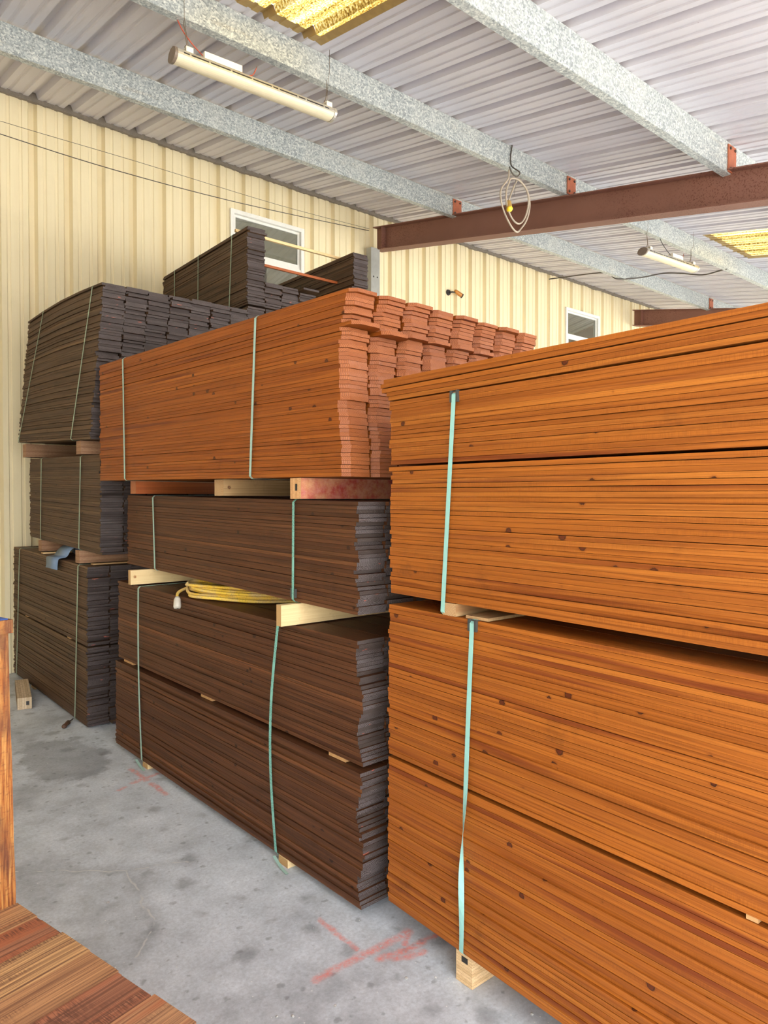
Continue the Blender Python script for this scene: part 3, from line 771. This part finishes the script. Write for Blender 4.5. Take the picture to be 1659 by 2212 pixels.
# --- near left stack of rough boards ---
ang=math.radians(13.6)
def near_stack():
    # boards run along this direction, ends form the oblique edge in view
    thB=math.radians(49.8817)
    fw=Vector((math.cos(thB),math.sin(thB),0)); rt=Vector((math.sin(thB),-math.cos(thB),0))
    al=math.radians(36.3); run=fw*math.cos(al)+rt*math.sin(al)      # long direction, pointing at the floor side
    E0=Vector((.515,2.313,0)); E1=Vector((.711,1.504,0)); ed=(E1-E0).normalized()
    root=empty('board_stack',(E0.x,E0.y,floorz(2.)),'low stack of rough reddish boards at the bottom left','lumber stack')
    # local frame: x along the edge, y against the run direction (boards go back from the edge)
    root.rotation_euler=(0,0,math.atan2(ed.y,ed.x))
    back=-run; 
    # perpendicular check: local y axis is edge rotated +90deg
    ly=Vector((-ed.y,ed.x,0)); s=1. if ly.dot(back)>0 else -1.
    inner=Geo(); rnd=random.Random(4); ztop=.45-floorz(2.)
    cols=[.0,.118,.245,.385,.520,.664,.823,.965,1.105,1.25]
    nl=int(ztop/T); z=ztop-nl*T
    order=[.86,.33,.02,.55,.79,.12,.93,.41,.68]
    for k in range(nl):
        for c in range(len(cols)-1):
            x0=cols[c]+.0015; x1=cols[c+1]-.0015
            yo=rnd.gauss(0,.006); 
            if k==nl-1: yo=(0,.004,-.003,.0,.006,-.002,.018,.008,.0)[c]
            r=order[c] if k==nl-1 else rnd.random()
            st=[(yo,x0,x1),(2.2,x0,x1)]
            w=lambda x,y,zz:Vector((x,s*y,zz))
            g=Geo() if k==nl-1 else inner
            g.board(st,z,z+T-.0006-(.004 if (k==nl-1 and c==6) else 0),((x0+x1)/2,z,r),w)
            if k==nl-1: g.make('board',M['rough'],root)
        z+=T
    o=inner.make('inner_boards',M['rough'],root); o['kind']='stuff'
    # upright post behind the stack
    pl=E0-ed*.070
    pr=empty('timber_post',(pl.x,pl.y,floorz(2.3)),'rough golden timber post with blue paint on its cap at the left edge','post')
    pr.rotation_euler=(0,0,math.atan2(ed.y,ed.x))
    H=1.255-floorz(2.3)
    g=Geo(); 
    n=10
    vs=[];
    def sec(q): 
        dx=min(.0035,.024-.051*q); return [(-.075+dx,-.10),(.066+dx,-.10),(.066+dx,-.004),(-.075+dx,-.004)]
    st=[]
    for i in range(n+1):
        q=i/n; wv=.0022*math.sin(i*2.1)
        vs += [(a+wv,b,q*H) for a,b in sec(q)]
    fs=[(3,2,1,0)]
    for i in range(n):
        a=4*i;b=a+4
        for j in range(4): fs.append((a+j,a+(j+1)%4,b+(j+1)%4,b+j))
    e=4*n; fs.append((e,e+1,e+2,e+3))
    po=meshobj('post',vs,fs,M['postwood'],pr)
    g=Geo(); g.box((-.11,-.11,H),(.050,.006,H+.04)); cp=g.make('cap_board',M['postwood'],pr)
    g=Geo(); g.box((-.106,-.106,H+.04),(.040,-.004,H+.043)); g.make('blue_paint',M['bluepaint'],cp)
def postmat():
    N=NT('golden_rough_timber'); p=N.obj(); x,y,z=N.sep(p); u=N.math('ADD',x,y)
    g=N.noise(N.comb(N.math('MULTIPLY',u,170.),N.math('MULTIPLY',z,6.),0.),1.,4.,.7)
    h=N.noise(N.comb(N.math('MULTIPLY',u,60.),N.math('MULTIPLY',z,120.),2.),1.,3.,.6)
    c=N.ramp(g,[(.34,rgb(84,44,26)),(.46,rgb(150,88,40)),(.58,rgb(174,122,64)),(.8,rgb(194,148,88))])
    c=N.mix(N.mapr(h,.55,.7,0.,.5),c,rgb(96,54,34))
    c=N.mix(N.mapr(N.noise(N.comb(N.math('MULTIPLY',u,12.),N.math('MULTIPLY',z,5.),7.),1.,3.),.50,.66,0.,.7),c,rgb(84,50,38))
    N.bsdf(c,.65,0.,.3,bump=N.math('ADD',g,h),bstr=.6,bdist=.003); return N.m
M['postwood']=postmat()
near_stack()

# ------------------------------------------------------------------ timbers and blocks under the bundles
def timber(name,label,loc,size,mat,group=None,yaw=0.,tilt=0.,notch=None,cat='timber block'):
    """a length of timber running along +X from loc (its front lower corner); the board material's long axis is local y"""
    L,W,H=size
    o_=[]
    g=Geo()
    # local y = length, local x = width
    g.board([(0,0,W),(L*.5,0,W),(L,0,W)],0,H,(W/2,H/2,random.Random(label).random()),lambda x,y,z:Vector((x,y,z)))
    o=g.make(name,mat); o.location=loc; o.rotation_euler=(0,tilt,-PI/2+yaw); tag(o,label,cat,group)
    if notch:
        nx,nz,nw,nh=notch
        h=Geo(); h.box((nx-nw/2,-.0008,nz-nh/2),(nx+nw/2,.004,nz+nh/2)); h.make('slot',M['black'],o)
    return o
GB='timbers between the stacked bundles'
# local x after -90deg: local x -> -Y ... width runs towards the camera
def bar_x(name,label,x,y,z,L,W,H,mat,notch=None,yaw=0.,tilt=0.,cat='timber block'):
    return timber(name,label,(x,y+W/2,z),(L,W,H),mat,GB,yaw,tilt,notch,cat)
bar_x('plank','pale pine plank on edge under the left strap of the middle dark bundle',1.585,4.27,1.137,1.2,.038,.087,M['pine'],cat='plank')
bar_x('plank','pale pine plank on edge with a knot, right of the yellow cord',1.625,2.635,1.105,1.2,.038,.092,M['pine'],cat='plank')
bar_x('timber_block','orange stained block under the left end of the dog-eared bundle',1.66,4.40,1.688,1.1,.089,.080,M['bodge'])
bar_x('timber_block','grey weathered block under the middle of the dog-eared bundle',1.70,3.33,1.672,1.1,.10,.083,M['oldwood'])
bar_x('timber_block','red smeared block with a slot under the right end of the dog-eared bundle',1.69,2.60,1.656,1.1,.085,.090,M['lamred'],notch=(.048,.05,.016,.03))
bar_x('timber_block','short pine block under the right strap of the bottom dark bundle',1.685,2.70,floorz(2.7)+.0005,1.05,.075,.034,M['pine'])
bar_x('timber_block','short pine block under the left strap of the bottom dark bundle',1.635,4.17,floorz(4.2)+.0005,1.05,.075,.032,M['pine'])
bar_x('timber_block','layered block on the floor under the right orange stack',1.752,1.655,floorz(1.66)+.0005,1.05,.075,.109,M['lam'],notch=(.040,.085,.028,.020))
bar_x('timber_block','layered block on the floor near the camera end of the right stack',1.75,.15,floorz(.2)+.0005,1.05,.075,.120,M['lam'])
bar_x('timber_block','weathered block between the two right orange bundles, left of the flat strip',1.7445,1.722,1.2530,1.05,.063,.043,M['oldwood'])
bar_x('timber_block','weathered block between the right orange bundles at their camera end',1.72,.20,1.2450,1.05,.08,.042,M['oldwood'])
bar_x('strip','thin flat weathered strip just right of the weathered block',1.757,1.605,1.2525,1.05,.10,.010,M['oldwood'],cat='strip')
bar_x('timber_block','pinkish layered block under the left side of the leaning left bundle',1.555,6.58,2.010,1.0,.10,.110,M['lampink'])
bar_x('timber_block','pinkish layered block under the right side of the leaning left bundle',1.562,5.15,1.967,1.0,.10,.092,M['lampink'])
bar_x('timber_block','small reddish block on top of the bottom left bundle, left one',1.60,6.30,1.226,1.0,.09,.090,M['lampink'])
bar_x('timber_block','small reddish block on top of the bottom left bundle, beside the blue sheet',1.585,5.27,1.200,1.0,.09,.090,M['lampink'])
bar_x('strip','thin pale lath on the bottom left bundle, left of the blue sheet',1.57,6.12,1.217,.9,.06,.010,M['pine'],cat='strip')
bar_x('strip','thin tan lath on the bottom left bundle, right of the blue sheet',1.64,5.13,1.1935,.9,.05,.009,M['oldwood'],cat='strip')
for la,(x,y,zb,zt_) in {'left':(1.56,6.40,floorz(6.4),.095),'right':(1.62,5.45,floorz(5.4),.070)}.items():
    bar_x('strip',f'low runner beneath the bottom left bundle, {la} side',x,y,zb+.0005,1.0,.09,max(.008,zt_-zb-.002),M['oldwood'],cat='strip')
for (x,y,z,h,la) in ((2.8,5.3,2.03,.028,'under the upper bundle of the rear stack by the window'),(3.73,5.3,2.043,.033,'under the upper bundle of the rear stack by the column')):
    pass
o=bar_x('block','layered block with a slot lying on the floor in the left corner',0,0,0,.62,.098,.088,M['lamgrey'],notch=(.07,.045,.022,.03))
o.location=(1.315,5.84,floorz(5.9)+.001); o.rotation_euler=(0,0,-.195)
o['group']='loose things on the floor'

# laths spanning the two rear bundles
g=Geo(); g.board([(0,0,.022),(.6,0,.022),(1.2,0,.022)],0,.022,(.01,.01,.5),lambda x,y,z:Vector((x,y,z)))
o=g.make('lath',M['pine']); o.location=(2.78,5.16,3.795); o.rotation_euler=(0,-.018,-PI/2); tag(o,'upper thin pine lath spanning the gap in front of the window','lath','laths before the window')
g=Geo(); g.board([(0,0,.022),(.42,0,.022),(.86,0,.022)],0,.020,(.01,.01,.3),lambda x,y,z:Vector((x,y,z)))
o=g.make('lath',M['bodge']); o.location=(2.935,5.16,3.575); o.rotation_euler=(0,.085,-PI/2); tag(o,'lower reddish lath slanting in front of the lower window pane','lath','laths before the window')

# ------------------------------------------------------------------ small things
# coiled yellow extension cord on the bottom dark bundle
root=empty('extension_cord',(1.85,3.45,1.13),'coiled dusty yellow extension cord lying on the bottom dark bundle','cord')
rnd=random.Random(8); pts=[]
base=Vector(root.location)
def ztop(y): return 1.101+.0155*(y-2.16)+.003
for k in range(8):
    lift=.0155*(k%4)+.006*(k//4); hl=rnd.uniform(.36,.45); wid=rnd.uniform(.10,.20)
    cxm=1.965+rnd.uniform(-.02,.02); cym=3.41+rnd.uniform(-.03,.03)
    for j in range(10):
        a=PI+2*PI*j/10+.15*k
        q=Vector((cxm,cym))+Vector((.46,-.888))*(hl*math.cos(a))+Vector((.888,.46))*(wid*math.sin(a)*(1.-.35*math.cos(a)))
        pts.append((max(q.x,1.665),q.y,ztop(q.y)+lift+.009*rnd.random()))
pts=[Vector(p)-base for p in pts]
tail=[Vector(q)-base for q in ((1.80,3.80,ztop(3.8)+.03),(1.73,3.80,ztop(3.8)+.018),(1.668,3.76,ztop(3.8)+.004),(1.640,3.71,1.112))]
g=Geo(); g.tube(smoothpts(tail[::-1]+pts,5),.0085,8); g.make('cable',M['ycord'],root,True)
g=Geo(); e=tail[-1]; dr=Vector((-.010,-.022,-.055)); g.tube([e-dr*.1,e+dr*.15,e+dr*.8,e+dr],[.011,.019,.021,.017],14); cn=g.make('connector',M['connector'],root,True)
g=Geo(); f_=e+dr
for s_ in (-1,1): g.box((f_.x-.004,f_.y+s_*.006-.0015,f_.z-.002),(f_.x+.004,f_.y+s_*.006+.0015,f_.z+.002))
g.make('prong_slot',M['black'],cn)

# blue grey sheet folded over the edge of the bottom left bundle
prof=[(1.80,1.215),(1.755,1.22),(1.715,1.245),(1.70,1.275),(1.68,1.292),(1.65,1.290),(1.625,1.268),(1.61,1.238),(1.595,1.222),(1.566,1.217),(1.546,1.208),(1.541,1.18),(1.540,1.15),(1.541,1.125)]
prof=smoothpts([(a,0,b) for a,b in prof],4)
vs=[];fs=[];nn=len(prof)
for i,q in enumerate(prof):
    for side,y in ((0,5.60),(1,5.90)):
        yy=y+.07*(i/nn)-.06+ (.012*math.sin(i*.5) if side else 0)
        vs += [(q.x,yy,q.z)]
for i in range(nn-1): fs.append((2*i,2*i+1,2*i+3,2*i+2))
o=meshobj('plastic_sheet',vs,fs,M['blue'],None,True); tag(o,'blue grey flexible sheet draped over the bottom left bundle','sheet')
md=o.modifiers.new('thickness','SOLIDIFY'); md.thickness=.003

# dark tool with a worn wooden handle on the floor
root=empty('hand_tool',(1.462,5.20,floorz(5.2)+.013),'worn brown wooden handle of a tool lying by the left stack','tool'); root.rotation_euler=(0,0,math.radians(56))
g=Geo(); g.tube([(0,0,0),(.01,0,0),(.05,0,.001),(.10,0,.001),(.118,0,.001)],[.010,.016,.013,.016,.010],12); g.make('handle',M['handle'],root,True)
g=Geo(); g.tube([(.115,0,0),(.20,0,-.004)],.004,8); g.make('shaft',M['black'],root,True)
# strap ends lying by the blocks
for pa,pb,la in (((1.665,2.745),(1.655,2.62),'cut mint strap end on the floor by the right pine block'),((1.615,4.26),(1.61,4.12),'cut mint strap end on the floor by the left pine block')):
    g=Geo(); za=floorz(pa[1])
    a=Vector((*pa,za+.03)); b=Vector((*pb,za+.002)); mid=(a+b)/2+Vector((0,0,-.006))
    P=smoothpts([a,mid,b],4); vs=[];fs=[]
    for q in P: vs += [q+Vector((-.007,0,0)),q+Vector((.007,0,0)),q+Vector((.007,0,.0015)),q+Vector((-.007,0,.0015))]
    for i in range(len(P)-1):
        k=4*i
        for j in range(4): fs.append((k+j,k+(j+1)%4,k+4+(j+1)%4,k+4+j))
    fs += [(3,2,1,0),tuple(range(4*len(P)-4,4*len(P)))]
    o=meshobj('strap_end',vs,fs,M['straplt']); tag(o,la,'strap','cut strap ends')

# light fixtures
def fixture(pa,pb,label,hangs,mirror=False):
    pa=Vector(pa); pb=Vector(pb); d=pb-pa; L=d.length
    root=empty('light_fixture',pa,label,'ceiling light','linear light fixtures')
    root.rotation_euler=(0,-math.atan2(d.z,math.hypot(d.x,d.y)),math.atan2(d.y,d.x))
    # local x along the lamp, y across, z up
    def pris(name,prof,x0,x1,mat,par=root,smooth=False):
        g=Geo(); g.prism(prof,(x0,0,0),(x1,0,0),(0,1,0),(0,0,1)); return g.make(name,mat,par,smooth)
    hp=[(-.060,-.004),(-.060,.006),(-.048,.030),(-.020,.044),(.020,.044),(.048,.030),(.060,.006),(.060,-.004)]
    hs=pris('housing',hp,.012,L-.012,M['alum'])
    dp=[(-.056,-.004)]+[(-.056*math.cos(PI*k/12),-.004-.030*math.sin(PI*k/12)) for k in range(1,12)]+[(.056,-.004)]
    pris('diffuser',dp,.016,L-.016,M['diffuser'])
    cp=[(-.062,-.004),(-.062,.007),(-.049,.032),(-.020,.047),(.020,.047),(.049,.032),(.062,.007),(.062,-.004)]+[(.058*math.cos(PI*k/8),-.004-.033*math.sin(PI*k/8)) for k in range(1,8)]
    pris('end_cap',cp,-.004,.014,M['cap']); pris('end_cap',cp,L-.014,L+.004,M['alum'])
    # vent slots along the side
    rnd=random.Random(label); x=.05
    g=Geo()
    while x<L-.08:
        w=rnd.choice((.035,.05,.11,.13)); w=min(w,L-.06-x)
        g.add([(x,-.0608,.004),(x+w,-.0608,.004),(x+w,-.0565,.0145),(x,-.0565,.0145),(x,-.058,.003),(x+w,-.058,.003),(x+w,-.054,.0135),(x,-.054,.0135)],
              [(0,1,2,3),(7,6,5,4),(0,4,5,1),(1,5,6,2),(2,6,7,3),(3,7,4,0)])
        x+=w+.012
    g.make('vent_slot',M['black'],hs)
    g=Geo(); g.box((L*.17 if not mirror else L*.52,-.03,.044),(L*.39 if not mirror else L*.72,.03,.085)); dv=g.make('driver_box',M['driver'],root)
    for hx,dxw in hangs:
        g=Geo(); g.box((hx-.022,-.05,.030),(hx+.022,-.046,.062)); g.box((hx-.022,-.05,.058),(hx+.022,.05,.062)); g.box((hx-.022,.046,.030),(hx+.022,.05,.062)); br=g.make('bracket',M['driver'],root)
        g=Geo(); P=[(hx+.012*math.cos(t),0,.078+.016*math.sin(t)) for t in [2*PI*k/12 for k in range(12)]]; g.tube(P,.0025,6,True); g.make('eye_ring',M['steelwire'],br,True)
        ztp=root.location.z; 
        g=Geo(); up=4.56-ztp
        g.tube(smoothpts([(hx,0,.093),(hx+dxw*.3,.0,.15),(hx+dxw*.8,.01,up-.02)],4),.0022,6)
        g.tube(smoothpts([(hx+.01,0,.09),(hx+dxw*.8+.005,-.002,up-.03),(hx+dxw,-.018-.0,up+.02),(hx+dxw,-.022,up+.20)],4),.0016,6); g.make('hanger_wire',M['steelwire'],root,True)
    x0=L*.17 if not mirror else L*.52; x1=L*.39 if not mirror else L*.72
    g=Geo(); g.tube(smoothpts([(x0,0,.07),(x0-.06,.02,.13),(x0-.11,.04,.20),(x0-.14,.05,.262)],5),.0035,6); g.make('power_wire',M['redwire'] if not mirror else M['blackwire'],root,True)
    g=Geo(); g.tube(smoothpts([(x1,.0,.06),(x1+.06,.02,.07),(x1+.11,.04,.10),(x1+.14,.05,.16)],5),.003,6); g.make('power_wire',M['redwire'],root,True)
    g=Geo(); g.tube(smoothpts([(x1,.01,.055),(x1+.05,.03,.06),(x1+.10,.045,.085),(x1+.145,.05,.17)],5),.003,6); g.make('power_wire',M['cap'],root,True)
    return root
fixture((1.795,4.09,4.298),(2.925,4.03,4.305),'nearer off linear light hanging above the left stacks',((.09,-.02),(1.08,.02)))
fixture((7.085,4.09,4.315),(8.10,4.02,4.318),'far off linear light hanging beyond the red brown beam',((.09,-.02),(.93,.03)),True)

# hanging cord with a yellow plug, looped over the middle purlin
root=empty('hanging_cord',(4.80,3.97,4.43),'coiled grey cord with yellow plug hanging from the middle purlin','cord')
def lc(*ps): return [Vector(p)-Vector(root.location) for p in ps]
g=Geo()
el=[]
for k in range(30):
    a=PI*.62+2*PI*1.93*k/29; rx=.172+.016*math.sin(k*.7)-.02*(k>15); rz=.215-.03*(k>15)+.02*(k<8)
    cz=4.185+(.02 if k>15 else -.01); cxx=4.80+(.02 if k>15 else 0)
    el.append((cxx+rx*math.cos(a),3.95+.012*math.sin(k*.9),cz+rz*math.sin(a)))
st=[(4.715,3.955,4.44),(4.70,3.95,4.36)]
end=[(4.70,3.95,4.20),(4.695,3.945,4.165)]
g.tube(smoothpts(lc(*(st+el[2:]+end[1:])),4),.0075,8); g.make('cable',M['greycord'],root,True)
g=Geo(); g.tube(smoothpts(lc((4.72,3.955,4.47),(4.76,3.955,4.425),(4.82,3.955,4.415),(4.87,3.965,4.47),(4.875,4.06,4.56),(4.885,4.077,4.66),(4.90,4.075,4.75),(4.90,4.10,4.762)),5),.006,8); g.make('tie_loop',M['wire'],root,True)
g=Geo(); b0=lc((4.695,3.945,4.175),(4.695,3.935,4.105)); g.tube([b0[0],b0[0].lerp(b0[1],.2),b0[0].lerp(b0[1],.85),b0[1]],[.012,.024,.026,.024],14); pb=g.make('plug_body',M['brass'],root,True)
g=Geo(); g.tube([b0[1],b0[1]+Vector((.001,-.012,-.014))],[.027,.026],16); g.make('plug_face',M['yellowplug'],pb,True)
g=Geo(); g.tube(lc((4.80,3.95,4.41),(4.79,3.95,4.30),(4.775,3.95,4.235)),.0015,6); g.make('tie_string',M['wire'],root,True)

# wall spotlight
root=empty('wall_lamp',(7.10,WY,4.534),'small black and amber lamp on the cream wall above the orange pickets','lamp')
g=Geo(); g.tube([(0,0,0),(0,-.02,0)],[.042,.036],16); g.make('base',M['black'],root)
g=Geo(); g.tube([(0,-.02,0),(.03,-.06,.0),(.07,-.08,-.005)],.010,8); g.make('arm',M['black'],root,True)
g=Geo(); g.tube([(.055,-.075,.022),(.075,-.08,.012),(.15,-.10,-.028),(.165,-.105,-.036)],[.016,.027,.029,.027],14); hd=g.make('head',M['amber'],root,True)
g=Geo(); g.tube([(.163,-.104,-.035),(.175,-.108,-.041)],[.032,.032],14); g.make('rim',M['black'],hd,True)

# wires along the wall and the cable under the roof
g=Geo(); g.tube(smoothpts([(-1.,6.80,4.97),(.6,6.80,4.905),(1.44,6.8,4.885),(2.642,6.8,4.90),(4.196,6.8,4.905),(5.60,6.93,5.02)],6),.0022,6)
o=g.make('wire',M['wire'],None,True); tag(o,'thin upper wire strung along the cream wall to the beam','wire','wires along the wall')
g=Geo(); g.tube(smoothpts([(-1.,6.80,4.90),(.6,6.80,4.81),(1.438,6.8,4.775),(2.419,6.8,4.757),(3.738,6.8,4.80),(5.60,6.94,5.00)],6),.0040,6)
o=g.make('wire',M['wire'],None,True); tag(o,'thicker lower wire sagging along the cream wall','wire','wires along the wall')
g=Geo(); g.tube(smoothpts([(9.35,7.01,5.16),(9.25,6.6,5.08),(9.10,5.85,4.93),(9.12,5.66,4.80),(9.5,5.52,4.86),(9.75,5.3,4.92),(9.66,5.0,4.83),(9.5,4.6,4.68),(9.2,4.22,4.585),(9.1,4.1,4.555)],6),.009,8)
o=g.make('cable',M['wire'],None,True); tag(o,'dark cable drooping under the roof beside the far light','cable')

# small litter on the floor
rnd=random.Random(2)
spots=[(1.62,1.80),(1.70,1.74),(1.35,1.85),(1.9,1.33),(1.82,1.42),(1.55,1.45),(1.18,1.93),(1.22,1.90),(1.66,1.99),(1.50,1.62),(.98,2.9),(1.35,5.0),(1.20,4.6),(1.46,4.9),(1.28,3.6),(1.0,4.2)]
for k,(x,y) in enumerate(spots):
    bm=bmesh.new(); bmesh.ops.create_icosphere(bm,subdivisions=1,radius=rnd.uniform(.004,.0075))
    for v in bm.verts: v.co=v.co*rnd.uniform(.7,1.25); v.co.z*=.6
    me=bpy.data.meshes.new('pebble'); bm.to_mesh(me); bm.free()
    o=link('pebble',me,M['pebble'] if 'pebble' in M else M.setdefault('pebble',plain('grey_grit',rgb(190,188,182),.8)))
    o.location=(x,y,floorz(y)+.0025); tag(o,'tiny grey crumb of grit on the concrete floor','debris','crumbs on the floor')

# ------------------------------------------------------------------ light
W=bpy.data.worlds.new('World'); S.world=W; W.use_nodes=True
wt=W.node_tree; wt.nodes.clear()
wo=wt.nodes.new('ShaderNodeOutputWorld'); bg=wt.nodes.new('ShaderNodeBackground'); sk=wt.nodes.new('ShaderNodeTexSky')
sk.sky_type='NISHITA'; sk.sun_disc=False; sk.sun_elevation=math.radians(58); sk.sun_rotation=math.radians(200); sk.dust_density=3.; sk.air_density=1.2
hs=wt.nodes.new('ShaderNodeHueSaturation'); hs.inputs['Saturation'].default_value=.40
wt.links.new(sk.outputs[0],hs.inputs['Color']); wt.links.new(hs.outputs[0],bg.inputs[0]); bg.inputs[1].default_value=.32
wt.links.new(bg.outputs[0],wo.inputs[0])
sd=bpy.data.lights.new('sun','SUN'); sd.energy=4.2; sd.angle=.01; sd.color=(1.,.95,.86)
so=bpy.data.objects.new('sun',sd); COL.objects.link(so)
dv=Vector((.25,.50,-1.)); so.rotation_euler=dv.to_track_quat('-Z','Y').to_euler()

# ------------------------------------------------------------------ camera
cam=bpy.data.cameras.new('camera'); co=bpy.data.objects.new('camera',cam); COL.objects.link(co); S.camera=co
thB=math.radians(49.88165); pitch=math.radians(1.0457)
fwd=Vector((math.cos(thB)*math.cos(pitch),math.sin(thB)*math.cos(pitch),-math.sin(pitch)))
co.location=(0,0,1.655); co.rotation_euler=fwd.to_track_quat('-Z','Y').to_euler()
cam.sensor_fit='HORIZONTAL'; cam.sensor_width=36.; cam.lens=1534.*36./1659.; cam.clip_start=.02; cam.clip_end=300.

S.view_settings.view_transform='Standard'; S.view_settings.look='None'; S.view_settings.gamma=1.; S.view_settings.exposure=1.95
S.view_settings.use_curve_mapping=False
S.cycles.max_bounces=10; S.cycles.diffuse_bounces=6; S.cycles.use_denoising=True
S.cycles.caustics_reflective=False; S.cycles.caustics_refractive=False
